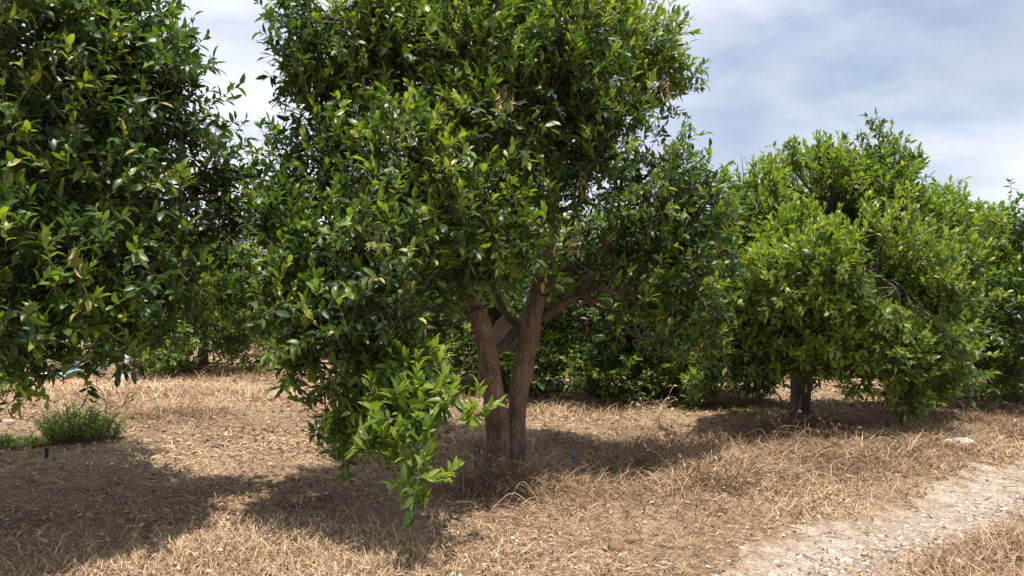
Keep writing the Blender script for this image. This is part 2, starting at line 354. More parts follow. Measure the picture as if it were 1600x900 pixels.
# knots and a cut branch stub on the left stem
for x, y, r in ((755, 524, .030), (768, 578, .016), (777, 665, .014)):
    p = at(x, y, 6.33); tube(mb, [p+(0, .03, 0), p+(0, -.035, 0), p+(0, -.055, 0)], [r*1.5, r*1.15, r*.7], 9)
st1 = mb.build('trunk', M['wood'], main, smooth=True, off=base)
mb = MB(); c2 = chain([(803, 765, 6.55, .125), (803, 730, 6.55, .098), (807, 650, 6.55, .086), (817, 580, 6.52, .086), (828, 520, 6.5, .086), (839, 465, 6.5, .080), (852, 405, 6.5, .062), (862, 340, 6.5, .058), (868, 260, 6.45, .046), (850, 150, 6.4, .036), (858, 0, 6.4, .024)])
s2 = spline(c2, 60); tube(mb, s2[:, :3], s2[:, 3]*(1+.035*np.sin(np.arange(60)*.8+1)), 14, rng=rng, wob=.035)
st2 = mb.build('trunk', M['wood'], main, smooth=True, off=base)
starts = [s1[i] for i in (26, 33, 40, 46, 52, 57)]+[s2[i] for i in (30, 36, 42, 48, 54, 58)]
extra = [[(846, 500, 6.5, .06), (872, 480, 6.5, .045), (905, 458, 6.5, .036), (960, 410, 6.6, .028), (1030, 380, 6.7, .018)],     # right limb
         [(768, 556, 6.42, .045), (788, 536, 6.5, .045), (812, 512, 6.58, .04), (835, 500, 6.6, .035)],                      # cross limb
         [(812, 512, 6.6, .032), (790, 490, 6.7, .035), (765, 440, 6.9, .028), (725, 398, 7.0, .022), (690, 380, 7.1, .014)],
         [(752, 480, 6.3, .03), (720, 500, 6.1, .016), (690, 522, 5.9, .013), (668, 545, 5.7, .009), (650, 620, 5.2, .007), (648, 700, 4.7, .005), (645, 770, 4.35, .004)],
         [(735, 462, 6.3, .04), (690, 420, 6.0, .03), (620, 380, 5.7, .022), (540, 400, 5.5, .014), (520, 520, 5.4, .009), (545, 620, 5.2, .006)],
         [(842, 455, 6.5, .04), (870, 430, 6.6, .034), (892, 350, 6.8, .028), (930, 250, 6.9, .02)],
         [(690, 350, 6.1, .03), (600, 300, 5.9, .022), (520, 270, 5.9, .014)]]
mb = MB()
for e in extra:
    c = spline(chain(e), 22); tube(mb, c[:, :3], c[:, 3], 8, rng=rng, wob=.06); starts += [c[10], c[16], c[20]]
MAINB = [A(545, 70, 5.9, .50), A(700, 30, 6.6, .75), A(880, 40, 6.7, .75), A(985, 60, 6.8, .40), A(1025, 130, 6.8, .30), A(500, 250, 5.5, .40), A(470, 300, 5.7, .28),
         A(500, 165, 5.6, .34), A(640, 250, 5.5, .48), A(800, 220, 6.9, .5), A(760, 170, 5.8, .5), A(950, 250, 6.2, .5), A(1020, 280, 6.6, .42), A(470, 400, 5.1, .31), A(440, 470, 4.9, .22),
         A(580, 390, 5.1, .46), A(720, 330, 5.3, .40), A(520, 500, 4.9, .35), A(620, 480, 4.85, .30), A(560, 610, 5.0, .22), A(460, 570, 4.8, .12), A(600, 580, 4.9, .20),
         A(1030, 420, 6.6, .40), A(1075, 350, 6.7, .34), A(1060, 520, 6.6, .26), A(935, 370, 6.4, .34), A(1095, 440, 6.5, .26), A(1090, 270, 6.8, .22), A(1065, 120, 6.9, .18), A(1100, 540, 6.9, .18),
         A(650, -130, 6.5, .8), A(850, -140, 6.7, .8), A(600, 330, 7.4, .4), A(900, 200, 7.6, .5), A(720, 100, 7.8, .55), A(600, 200, 7.2, .45), A(1010, 430, 7.6, .35), A(840, 330, 7.5, .35),
         A(530, 700, 4.95, .10), A(545, 660, 4.95, .15), A(765, 405, 5.6, .22), A(700, 420, 5.5, .22), A(865, 425, 5.9, .12), A(820, 385, 5.6, .22), A(440, 330, 5.2, .24), A(405, 430, 4.9, .18), A(900, 430, 6.8, .22), A(680, 480, 5.6, .16), A(640, 110, 5.9, .34), A(590, 50, 5.8, .34), A(850, 330, 5.8, .2), A(470, 90, 5.6, .22), A(455, 30, 5.6, .2), A(800, 300, 5.8, .24), A(870, 130, 6.0, .4), A(900, 50, 6.0, .4), A(740, 60, 5.8, .4), A(930, 320, 6.1, .32), A(1000, 350, 6.3, .30), A(990, 440, 6.3, .22), A(950, 180, 6.0, .3), A(920, 425, 6.0, .2), A(965, 460, 6.1, .24), A(1010, 530, 6.3, .22), A(880, 440, 6.1, .12), A(480, 540, 4.9, .18), A(500, 620, 4.9, .14), A(1115, 330, 7.0, .22), A(1130, 400, 7.2, .25), A(1120, 480, 7.2, .22)]
limbs(mb, starts, MAINB, rng)
mb.build('limbs', M['darkwood'], main, smooth=True, off=base)
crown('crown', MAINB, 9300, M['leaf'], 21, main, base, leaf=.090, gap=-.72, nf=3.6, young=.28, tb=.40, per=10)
DROOP = [A(590, 690, 4.6, .08), A(640, 650, 4.65, .13), A(690, 625, 4.65, .10), A(735, 632, 4.7, .05), A(655, 590, 4.85, .14), A(648, 700, 4.5, .08), A(655, 745, 4.4, .05, 1, 1.5), A(648, 785, 4.3, .03, 1, 3), A(575, 705, 4.55, .06), A(610, 640, 4.8, .14), A(620, 560, 5.0, .14)]
crown('drooping_spray', DROOP, 250, M['leaf2'], 22, main, base, leaf=.106, gap=-2, per=10, zmin=.14, tb=.70, young=.4, shell=1)
mb = MB()
for x, y, D, n in ((590, 385, 4.75, 18), (895, 365, 6.1, 16), (898, 385, 6.1, 10), (1040, 130, 6.4, 12), (790, 155, 5.1, 12), (610, 505, 4.9, 6), (905, 285, 5.8, 8), (1040, 150, 6.4, 8)):
    dried(mb, at(x, y, D), n, rng)
o = mb.build('dried_leaves', M['dryleaf'], main, off=base); tag(o, 'bunches of pale dead leaves hanging in the crown')

# ---- tree at the left edge, its trunk outside the frame
lb = np.array((-4.3, 5.3, float(hgt(-4.3, 5.3))))
lt = empty('orange_tree', lb, 'orange tree filling the left edge, leaves hanging low in shade, trunk out of frame', 'tree', 'orange trees of the front row')
rng = np.random.default_rng(31); mb = MB()
s = spline([[*lb-(0, 0, .1), .14], [*lb+(.03, 0, .5), .12], [*lb+(.1, 0, 1.1), .11], [*lb+(.2, -.1, 1.7), .07], [*lb+(.5, -.1, 2.5), .05], [*lb+(.9, -.1, 3.2), .03]], 40)
tube(mb, s[:, :3], s[:, 3], 12, rng=rng, wob=.04)
starts = [s[i] for i in (16, 22, 28, 34)]
for e in ([(-60, 330, 5.1, .05), (50, 210, 5.0, .035), (70, 150, 5.0, .03), (110, 60, 5.0, .02), (140, -40, 5, .012)], [(-60, 300, 5.1, .045), (80, 230, 5.0, .03), (190, 190, 5.0, .02), (290, 150, 5, .01)],
          [(-80, 380, 5.1, .04), (100, 330, 5.0, .025), (230, 310, 5.0, .016), (330, 330, 5, .008)]):
    c = spline(chain(e), 22); tube(mb, c[:, :3], c[:, 3], 7, rng=rng, wob=.05); starts += [c[6], c[12], c[18]]
LEFTB = [A(40, 30, 5.3, .75), A(150, 110, 5.2, .50), A(200, 40, 5.2, .34), A(260, 170, 5.1, .38), A(320, 250, 5.7, .31), A(350, 310, 5.8, .24), A(320, 350, 5.6, .27), A(60, 200, 7.0, .7), A(-50, 350, 7.2, .7), A(150, 330, 6.8, .4), A(250, 100, 5.15, .22), A(60, 230, 4.6, .55), A(180, 300, 4.7, .45), A(60, 400, 4.4, .45), A(190, 420, 4.6, .36),
         A(110, 480, 4.35, .24), A(10, 510, 4.1, .26), A(240, 430, 4.8, .27), A(170, 490, 4.4, .17), A(280, 390, 5.5, .21), A(10, 580, 4.0, .10), A(-60, 560, 4.1, .22), A(60, 530, 4.2, .15), A(170, 545, 4.3, .06), A(240, 510, 4.6, .13), A(-150, 100, 5.0, .9), A(-250, 350, 5.0, .9), A(-100, 400, 4.0, .5), A(-420, 250, 5.5, .8),
         A(-100, 300, 6.3, .8), A(80, 280, 6.2, .6), A(200, 330, 6.0, .36), A(-250, 450, 6.4, .6), A(-100, -150, 5.3, .8), A(120, -90, 5.3, .55), A(-400, 480, 5, .5), A(-30, -60, 5, .7), A(70, -50, 4.9, .5), A(30, 570, 4.1, .16), A(90, 560, 4.2, .12), A(200, 540, 4.5, .14), A(0, 610, 4.0, .06), A(-60, 590, 4.2, .2), A(140, 570, 4.4, .08), A(20, -10, 4.3, .2), A(-30, 20, 4.2, .2), A(60, 10, 4.5, .2), A(130, 572, 4.3, .07), A(60, 588, 4.1, .07), A(200, 560, 4.4, .08), A(10, 10, 4.8, .42), A(120, 130, 4.8, .45), A(60, 120, 4.7, .45), A(200, 110, 5.0, .34)]
limbs(mb, starts, [b for b in LEFTB if b[2] > 1.45 and b[3] > .2], rng); mb.build('trunk', M['darkwood'], lt, smooth=True, off=lb)
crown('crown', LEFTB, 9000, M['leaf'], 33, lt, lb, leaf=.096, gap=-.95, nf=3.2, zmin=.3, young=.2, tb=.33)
mb = MB(); dried(mb, at(125, 405, 3.95), 4, rng, .08); dried(mb, at(330, 455, 4.7), 3, rng)
o = mb.build('dried_leaves', M['dryleaf'], lt, off=lb); tag(o, 'few orange brown dead leaves hanging at the front')

# ---- round tree on the right
rb = np.array((3.58, 9.2, float(hgt(3.58, 9.2))))
rt = empty('orange_tree', rb, 'rounded sunlit orange tree on the right, short dark trunk, sprig sticking up on top', 'tree', 'orange trees of the front row')
rng = np.random.default_rng(41); mb = MB()
s = spline([[*rb-(0, 0, .12), .19], [*rb+(0, 0, .06), .15], [*rb+(0, 0, .2), .125], [*rb+(.01, 0, .55), .12], [*rb+(.05, -.05, .9), .10], [*rb+(.15, -.1, 1.4), .07], [*rb+(.25, -.1, 2.3), .035], [*rb+(.6, -.2, 3.2), .02]], 40)
tube(mb, s[:, :3], s[:, 3], 12, rng=rng, wob=.05); starts = [s[i] for i in (18, 22, 26, 30, 35)]
RIGHTB = [A(1195, 320, 8.8, .42), A(1290, 300, 8.9, .52), A(1370, 300, 9.0, .5), A(1430, 370, 8.9, .5), A(1170, 420, 8.5, .40), A(1260, 410, 8.2, .6), A(1370, 420, 8.1, .62), A(1455, 450, 8.5, .42),
          A(1180, 530, 8.4, .36), A(1280, 520, 8.0, .45), A(1380, 540, 7.9, .45), A(1460, 570, 8.2, .36), A(1120, 575, 8.5, .17), A(1200, 575, 8.4, .15), A(1330, 590, 7.9, .16), A(1420, 620, 7.9, .18), A(1090, 600, 8.5, .10),
          A(1465, 335, 9.2, .36), A(1510, 350, 9.6, .3), A(1520, 500, 9.2, .3), A(1500, 410, 9.0, .28), A(1375, 260, 9.0, .18), A(1300, 420, 7.6, .42), A(1400, 450, 7.5, .42), A(1210, 440, 7.7, .34), A(1470, 520, 7.8, .3), A(1150, 480, 8.5, .25), A(1215, 500, 8.2, .3), A(1262, 568, 8.3, .16), A(1165, 360, 8.5, .3), A(1300, 235, 9.0, .12), A(1240, 245, 8.9, .12), A(1150, 300, 8.8, .14), A(1300, 350, 10.2, .8), A(1400, 420, 10.2, .7), A(1200, 430, 10, .6), A(1300, 540, 10, .35), A(1450, 560, 9.8, .35), A(1480, 500, 9.2, .35)]
limbs(mb, starts, RIGHTB, rng)
for x0, y0, x1, y1 in ((1345, 290, 1372, 182), (1375, 250, 1398, 205), (1360, 250, 1340, 208), (1390, 280, 1428, 240), (1240, 290, 1232, 222), (1165, 300, 1160, 242), (1300, 270, 1298, 225)):
    branch_to(mb, at(x0, y0, 9), at(x1, y1, 9), .008, .003, rng, bow=.05, seg=4)
mb.build('trunk', M['darkwood'], rt, smooth=True, off=rb)
TOPS = [A(1372, 190, 9, .05, 1.5, 2), A(1355, 225, 9, .05, 1.5, 2), A(1398, 215, 9, .05, 1.5, 2), A(1340, 215, 9, .03, 1.5, 2), A(1425, 250, 9, .06, 1, 2), A(1405, 235, 9, .05, 1, 2), A(1232, 230, 9, .04, 1, 2), A(1160, 255, 9, .04, 1, 2), A(1298, 235, 9, .05, 1, 2), A(1330, 240, 9, .04, 1, 2)]
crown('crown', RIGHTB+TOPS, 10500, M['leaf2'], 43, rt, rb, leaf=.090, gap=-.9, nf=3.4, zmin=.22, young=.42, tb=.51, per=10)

# ------------------------------------------------------------------ orchard trees behind (a few own shapes, copied)
def orchard_tree(seed, label, mat, tips=4600, R=1.5, H=3.3, skirt=.35, leaf=.108, young=.28, tb=.44, spread=1.):
    rg = np.random.default_rng(seed); root = empty('orange_tree', (0, 0, 0), label, 'tree', 'orange trees of the rows behind')
    mb = MB(); s = spline([[0, 0, -.15, .14], [0, 0, .3, .115], [.04, .02, .8, .10], [.08, .05, 1.5, .06], [.0, .1, 2.4, .03], [0, .1, H-.4, .015]], 26)
    tube(mb, s[:, :3], s[:, 3], 10, rng=rg, wob=.06)
    bl = []
    for z, n, rr, br in ((skirt+.38, 9, R*.72, .42), (H*.40, 8, R*.72, .55), (H*.62, 7, R*.6, .55), (H*.82, 5, R*.36, .45), (H*.9, 1, 0, .4)):
        for i in range(n):
            a = i*2*math.pi/n+rg.random()*.6; bl.append((rr*spread*math.cos(a), rr*spread*math.sin(a), z+rg.normal()*.12, br*(.8+.35*rg.random())))
    limbs(mb, [s[i] for i in (9, 12, 16, 20)], bl[::2], rg, sub=5); mb.build('trunk', M['darkwood'], root, smooth=True)
    crown('crown', bl, tips, mat, seed+3, root, None, leaf=leaf, gap=-.7, zmin=skirt-.12, young=young, tb=tb, per=8)
    return root
def copy_tree(o, parent=None):
    c = o.copy(); COL.objects.link(c); c.parent = parent
    for ch in [x for x in kids[o.name]]: d = ch.copy(); COL.objects.link(d); d.parent = c
    return c
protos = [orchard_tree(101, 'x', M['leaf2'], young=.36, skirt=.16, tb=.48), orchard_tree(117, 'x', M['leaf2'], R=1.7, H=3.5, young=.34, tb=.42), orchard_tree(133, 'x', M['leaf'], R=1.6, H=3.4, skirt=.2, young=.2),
          orchard_tree(151, 'x', M['olive'], R=2.0, H=5.0, skirt=.8, leaf=.10, tips=3800, tb=.5)]
kids = {p.name: list(p.children) for p in protos}
used = [False]*len(protos)
PLACE = [  # photo column of trunk, distance, proto, turn, size, label
 (1580, 11.4, 1, .3, 1.14, 'orange tree cut by the right edge of the photo, next in the front row'),
 (318, 15.3, 0, 1.0, .92, 'low bushy orange tree in the gap left of the big tree, behind the brush heap'),
 (925, 11.9, 2, 2.1, 1.0, 'shaded orange tree just right of the forked trunk, behind it'),
 (1078, 11.6, 0, 4.0, .95, 'orange tree in shade between the forked tree and the round right tree'),
 (690, 13.4, 2, 3.3, 1.08, 'dark orange tree behind and just left of the forked trunk'),
 (480, 20.5, 1, 5.2, 1.0, 'orange tree beyond the gap, behind the left side of the big crown'),
 (120, 20.0, 1, 2.2, 1.0, 'orange tree behind the blue pipes at far left'),
 (820, 18.5, 1, .9, 1.1, 'orange tree seen between and behind the two forked stems'),
 (1262, 17.5, 2, 1.7, 1.0, 'orange tree behind the trunk of the round right tree'),
 (1450, 17.8, 0, 5.5, 1.05, 'orange tree behind the right side of the round right tree'),
 (385, 27.5, 3, .6, 1.0, 'tall hazy grey green tree above the gap at left'),
 (230, 25.5, 0, 2.9, 1.1, 'farther orange tree showing over the low bushy tree at left'),
 (1690, 14.5, 2, .2, .90, 'orange tree mostly outside the right edge, behind the edge tree'),
 (620, 23.5, 0, 3.9, 1.1, 'far orange tree behind the left half of the big crown'),
 (1020, 21.0, 1, 4.4, 1.1, 'far orange tree behind the right half of the big crown'),
 (-90, 17.0, 2, 4.9, 1.0, 'orange tree behind the left edge tree'),
 (1150, 25.0, 0, .5, 1.15, 'far orange tree in the third row left of the round tree trunk'),
 (-30, 28, 1, 1.5, 1.2, 'farthest orange tree at the left edge behind the pipes'),
 (1350, 25.5, 1, 3.0, 1.15, 'far orange tree in the third row right of the round tree trunk'),
 (760, 29, 0, 2.4, 1.3, 'far orange tree in the last row behind the forked stems'),
]
for px, D, k, rz, sc, lab in PLACE:
    root = protos[k] if not used[k] else copy_tree(protos[k])
    used[k] = True; x = (px-800)/F*D
    root.location = (x, D, float(hgt(x, D))); root.rotation_euler = (0, 0, rz); root.scale = (sc, sc, sc*(.96+.08*math.sin(D)))
    root['label'] = lab
    if px == 1580: root.scale.z = .87
    if k == 3: root['group'] = 'trees beyond the orchard'; root.name = 'olive_tree'

# ------------------------------------------------------------------ ground litter and dry grass
def scatter(n, dmin, dmax, rng, side=.82, p=1.15):
    u = rng.random(n); e = 1-p
    D = (dmin**e+u*(dmax**e-dmin**e))**(1/e)
    X = (rng.random(n)*2-1)*(side*D+1.2); return X, D
def sticks_flat(mb, X, Y, ln, wd, tone, rng, lift=.012, pitch=.18, mi=0):
    n = len(X); a = rng.random(n)*2*math.pi; pt = rng.normal(size=n)*pitch
    d = np.stack((np.cos(a)*np.cos(pt), np.sin(a)*np.cos(pt), np.sin(pt)), 1); s = norm(np.cross(d, np.tile((0., 0, 1), (n, 1)))+.5*rng.normal(size=(n, 3)))
    c = np.stack((X, Y, hgt(X, Y)+lift*rng.random(n)+abs(np.sin(pt))*ln*.45), 1); bend = (rng.normal(size=(n, 1))*.12)*ln[:, None]*s+np.stack((np.zeros(n), np.zeros(n), abs(rng.normal(size=n))*.10*ln), 1)
    h = d*(ln*.5)[:, None]; w = s*(wd*.5)[:, None]
    V = np.stack((c-h-w, c-h+w, c+bend-w, c+bend+w, c+h-w*.6, c+h+w*.6), 1)
    f = np.array([(0, 2, 3, 1), (2, 4, 5, 3)])
    mb.add(V.reshape(-1, 3), (f[None]+(np.arange(n)*6)[:, None, None]).reshape(-1, 4), np.repeat(tone, 6), mi)
def blades(mb, X, Y, ln, wd, tone, rng, lean=.5, mi=0, bendk=.5):
    n = len(X); a = rng.random(n)*2*math.pi; l = lean*(.3+rng.random(n)); b = bendk*(.3+rng.random(n))
    hd = np.stack((np.cos(a), np.sin(a), np.zeros(n)), 1); s = np.stack((-np.sin(a+rng.normal(size=n)*.8), np.cos(a), np.zeros(n)), 1); up = np.array((0, 0, 1.))
    p = np.stack((X, Y, hgt(X, Y)-.01), 1); rows = []
    for k, wk in ((0, 1), (.35, .9), (.7, .6), (1, .15)):
        q = p+hd*(ln*(l*k+b*k*k*.9))[:, None]+up*(ln*(k-.35*(l+b)*k*k*1.1))[:, None]
        rows += [q-s*(wd*wk*.5)[:, None], q+s*(wd*wk*.5)[:, None]]
    V = np.stack(rows, 1); V[..., 2] = np.maximum(V[..., 2], (p[:, 2]+.012)[:, None])
    V[:, :2, 2] -= .02
    f = np.array([(0, 1, 3, 2), (2, 3, 5, 4), (4, 5, 7, 6)])
    mb.add(V.reshape(-1, 3), (f[None]+(np.arange(n)*8)[:, None, None]).reshape(-1, 4), np.repeat(tone, 8), mi)
def patch2(X, Y, f, seed): return pnoise(np.stack((X, Y, X*0), 1), f, seed)

rng = np.random.default_rng(71)
mb = MB()
X, Y = scatter(190000, 2.2, 26, rng); keep = rng.random(len(X)) < np.clip((abs(track_dist(X, Y)-.08)-.08)*2.2, .14, 1)*np.clip(.75+.6*patch2(X, Y, 2.3, 41), .35, 1); X, Y = X[keep], Y[keep]
f = np.clip(Y/6, .8, 3)
tone = np.clip(.47+.20*patch2(X, Y, 1.3, 3)+.14*patch2(X, Y, 5, 31)+.27*rng.normal(size=len(X)), 0, 1)
sticks_flat(mb, X, Y, (.03+.09*rng.random(len(X))**2)*f, (.003+.004*rng.random(len(X)))*f, tone, rng)
o = mb.build('straw_litter', M['straw']); tag(o, 'dry straw strewn over the orchard soil', 'straw', kind='stuff')
mb = MB(); X, Y = scatter(170000, 2.2, 24, rng); keep = rng.random(len(X)) < np.clip((abs(track_dist(X, Y)-.08)-.08)*2.2, .14, 1)*np.clip(.75+.6*patch2(X, Y, 2.3, 41), .35, 1)*(.55+.45*(patch2(X, Y, 1.9, 8) > 0)); X, Y = X[keep], Y[keep]; n = len(X)
f = np.clip(Y/6.5, .8, 2.4); a = rng.random(n)*6.28
dr = np.stack((np.cos(a), np.sin(a), rng.normal(size=n)*.2), 1); up = np.array((0, 0, 1.))+.45*rng.normal(size=(n, 3))
leaves(mb, np.stack((X, Y, hgt(X, Y)+.006+.02*rng.random(n)), 1), dr, up, (.010+.046*rng.random(n)**2.4)*f, np.clip(.48+.34*rng.normal(size=n)+.12*patch2(X, Y, 3, 52), 0, 1), rng, curl=2.2, wid=1.1)
o = mb.build('leaf_litter', M['chaff']); tag(o, 'dead leaf and bark litter on the ground', 'leaf litter', kind='stuff')

# dry grass: standing and flattened, in drifts
mb = MB()
def drift(n, cx, cy, rx, ry, ang, lmin, lmax, lean, tone, wd=.004, bendk=.6):
    X = rng.normal(size=n)*rx; Y = rng.normal(size=n)*ry; c, s = math.cos(ang), math.sin(ang)
    X, Y = cx+X*c-Y*s, cy+X*s+Y*c; k = abs(track_dist(X, Y)) > .20+.22*rng.random(n); X, Y = X[k], Y[k]; n = len(X)
    blades(mb, X, Y, lmin+(lmax-lmin)*rng.random(n)**1.6, wd*(.7+.8*rng.random(n)), np.clip(tone+.2*rng.normal(size=n), 0, 1), rng, lean, 0, bendk)
drift(4200, -.10, 6.15, .30, .20, 0, .05, .26, .8, .32)                   # round the forked trunk
drift(700, .2, 6.05, .35, .15, 0, .12, .34, 1.0, .6, .004)
drift(1800, .9, 6.7, .5, .3, .3, .1, .3, .9, .3, .005)
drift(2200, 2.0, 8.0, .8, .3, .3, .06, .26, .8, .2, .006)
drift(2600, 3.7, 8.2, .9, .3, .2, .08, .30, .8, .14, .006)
drift(1500, 5.6, 9.2, .9, .3, .4, .08, .30, .8, .2, .006)
drift(2600, 1.0, 6.2, .6, .4, .5, .05, .22, .9, .35)
drift(4200, -1.55, 4.6, .7, .35, .2, .04, .13, .45, .75)                     # pale stubble, lower left
drift(3000, -2.3, 4.4, .6, .3, 0, .04, .12, .5, .62)
drift(3500, -.8, 4.3, .8, .3, 0, .04, .12, .6, .55)
for u0 in np.arange(-.2, 4.2, .42):                                          # the long drift between row and track
    gx_, gy_ = 1.9+u0*.86, 6.3+u0*.62
    drift(900, gx_, gy_, .35, .2, .6, .06, .25, 1.1, .70, .005)
    drift(800, gx_+.1, gy_+.35, .35, .22, .6, .06, .26, 1.1, .22, .005)
    drift(420, gx_+.25, gy_-.6, .35, .25, .6, .03, .14, .9, .58, .005)
drift(1500, 3.6, 8.7, .5, .3, 0, .1, .36, 1.0, .35, .006)
drift(1500, 4.3, 7.7, .6, .3, .5, .1, .34, 1.0, .7, .006)
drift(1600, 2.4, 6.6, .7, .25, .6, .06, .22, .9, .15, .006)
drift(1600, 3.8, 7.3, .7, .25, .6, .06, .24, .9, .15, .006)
drift(3500, 3.5, 4.75, .5, .35, .6, .05, .18, .7, .45, .005)                  # verge lower right
drift(2500, 2.6, 3.9, .5, .3, .6, .05, .18, .7, .45, .005)
drift(1800, 4.6, 5.6, .5, .3, .6, .05, .18, .7, .45, .005)
drift(2200, -7.3, 11.8, 1.1, .5, .1, .1, .4, .9, .8, .008)                    # pale grass at the far left
drift(1800, -5.0, 12.0, .9, .4, .1, .1, .35, .9, .72, .008)
drift(900, -4.6, 9.8, .5, .3, .1, .1, .3, .9, .35, .007)
drift(900, -5.9, 14.6, 1.0, .35, .1, .1, .4, .9, .45, .008)
drift(900, .9, 10.4, .7, .3, .1, .1, .34, .9, .6, .007)
X, Y = scatter(26000, 2.3, 20, rng); k = (abs(track_dist(X, Y)) > .45) & (patch2(X, Y, 1.6, 14) > -.1); X, Y = X[k], Y[k]
blades(mb, X, Y, (.03+.08*rng.random(len(X)))*np.clip(Y/7, .8, 2), .004*np.clip(Y/7, .8, 2), np.clip(.5+.22*rng.normal(size=len(X)), 0, 1), rng, .8)
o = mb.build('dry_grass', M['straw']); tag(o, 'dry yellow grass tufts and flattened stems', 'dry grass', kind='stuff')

mb = MB(); X, Y = scatter(900, 3, 14, rng); a = rng.random(900)*6.28; l_ = .05+.16*rng.random(900)**2
P0 = np.stack((X, Y, hgt(X, Y)+.018), 1); P1 = P0+np.stack((np.cos(a)*l_, np.sin(a)*l_, .02*rng.random(900)), 1); thin(mb, P0, P1, .003+.003*rng.random(900), 0, np.clip(.25+.2*rng.normal(size=900), 0, 1))
o = mb.build('fallen_twigs', M['drystalk']); tag(o, 'short dead twigs lying in the litter', 'twigs', kind='stuff')
# gravel on the track
ICO = np.array([(0, 0, 1), (1, 0, 0), (.3, .95, 0), (-.8, .6, 0), (-.8, -.6, 0), (.3, -.95, 0), (0, 0, -1)], float)
ICF = np.array([(0, 1, 2), (0, 2, 3), (0, 3, 4), (0, 4, 5), (0, 5, 1), (6, 2, 1), (6, 3, 2), (6, 4, 3), (6, 5, 4), (6, 1, 5)])
def pebbles(mb, X, Y, r, tone, rng, flat=.45):
    n = len(X); a = rng.random(n)*6.28; V = np.tile(ICO, (n, 1, 1))*(1+.22*rng.normal(size=(n, 7, 1)).clip(-1.5, 1.5))
    V[..., 2] *= flat; V[..., 0] *= (1+.5*rng.random(n))[:, None]
    c, s = np.cos(a)[:, None], np.sin(a)[:, None]; x = V[..., 0]*c-V[..., 1]*s; y = V[..., 0]*s+V[..., 1]*c
    V = np.stack((x, y, V[..., 2]), -1)*r[:, None, None]+np.stack((X, Y, hgt(X, Y)+np.where(abs(track_dist(X, Y)) < .34, .009, .0)), 1)[:, None]
    mb.add(V.reshape(-1, 3), (ICF[None]+(np.arange(n)*7)[:, None, None]).reshape(-1, 3), np.repeat(tone, 7))
mb = MB(); n = 11000; u = (rng.random(n)**1.3)*14-1.5; v = rng.normal(size=n)*.24
X = TP[0]+u*TDIR[0]-v*TDIR[1]; Y = TP[1]+u*TDIR[1]+v*TDIR[0]
pebbles(mb, X, Y, .004+.026*rng.random(n)**4, np.clip(.46+.27*rng.normal(size=n), .05, 1), rng, .34)
X, Y = scatter(500, 3.8, 12, rng); pebbles(mb, X, Y, .008+.012*rng.random(500), np.clip(.4+.2*rng.normal(size=500), 0, 1), rng)
o = mb.build('gravel', M['stone']); tag(o, 'small pale stones on the wheel track', 'gravel', kind='stuff')

# ------------------------------------------------------------------ single stones
def rock(px, py, sx, sy, sz, label, mat, seed, name='stone', group=None, tone=None):
    rg = np.random.default_rng(seed); x, y = gx(px, py)
    nu, nv = 14, 9; V = [(0, 0, 1)]
    for i in range(1, nv):
        t = math.pi*i/nv
        for j in range(nu): V.append((math.sin(t)*math.cos(2*math.pi*j/nu), math.sin(t)*math.sin(2*math.pi*j/nu), math.cos(t)))
    V.append((0, 0, -1)); V = np.array(V)
    V = np.sign(V)*abs(V)**.8*(1+.13*pnoise(V, 2.4, seed)+.07*pnoise(V, 5, seed+1))[:, None]*np.array((sx, sy, sz))
    tri = [(0, 1+j, 1+(j+1) % nu) for j in range(nu)]+[(len(V)-1, 1+(nv-2)*nu+(j+1) % nu, 1+(nv-2)*nu+j) for j in range(nu)]
    q = [(1+i*nu+j, 1+(i+1)*nu+j, 1+(i+1)*nu+(j+1) % nu, 1+i*nu+(j+1) % nu) for i in range(nv-2) for j in range(nu)]
    mb = MB(); mb.add(V, q, rg.random() if tone is None else tone); mb.nv -= len(V)
    mb.Lp.append(np.array(tri).ravel()+mb.nv); mb.St.append(mb.nl+np.arange(len(tri))*3); mb.nl += len(tri)*3; mb.M.append(np.zeros(len(tri), int)); mb.nv += len(V)
    o = mb.build(name, mat); o.location = (x, y, float(hgt(x, y))+sz*.12); o.rotation_euler = (0, 0, rg.random()*.6-.3); return tag(o, label, 'stone', group)
rock(1495, 706, .15, .10, .05, 'pale flat slab of stone under the right trees, largest on the ground', M['stone'], 1, tone=.8)
rock(962, 843, .055, .05, .04, 'rounded brown stone in front of the forked trunk, on the litter', M['chaff'], 2, tone=.25)
rock(988, 834, .05, .04, .03, 'brown stone just right of the rounded brown stone', M['chaff'], 12, tone=.32)
rock(1320, 869, .045, .032, .016, 'white flat stone on the track, left of the two at the bottom', M['stone'], 3, tone=1)
rock(1354, 880, .04, .028, .014, 'white flat stone at the bottom of the track, middle one', M['stone'], 4, tone=.95)
rock(1527, 842, .035, .024, .014, 'small white stone in the grass verge beside the track', M['stone'], 5, tone=.95)
rock(192, 596, .16, .12, .13, 'white rock in the pale grass behind the left tree', M['stone'], 6, tone=1)
rock(1133, 690, .13, .09, .09, 'rounded rock left of the round tree, shade put into its dark colour', M['chaff'], 7, tone=.02)  # near-black tone stands in for shade on this rock
rock(340, 702, .07, .04, .03, 'small dark clod at the far rim of the left shadow', M['black'], 8)
rock(15, 662, .09, .06, .05, 'grey stone beside the green weeds at left edge', M['stone'], 9, tone=.5)

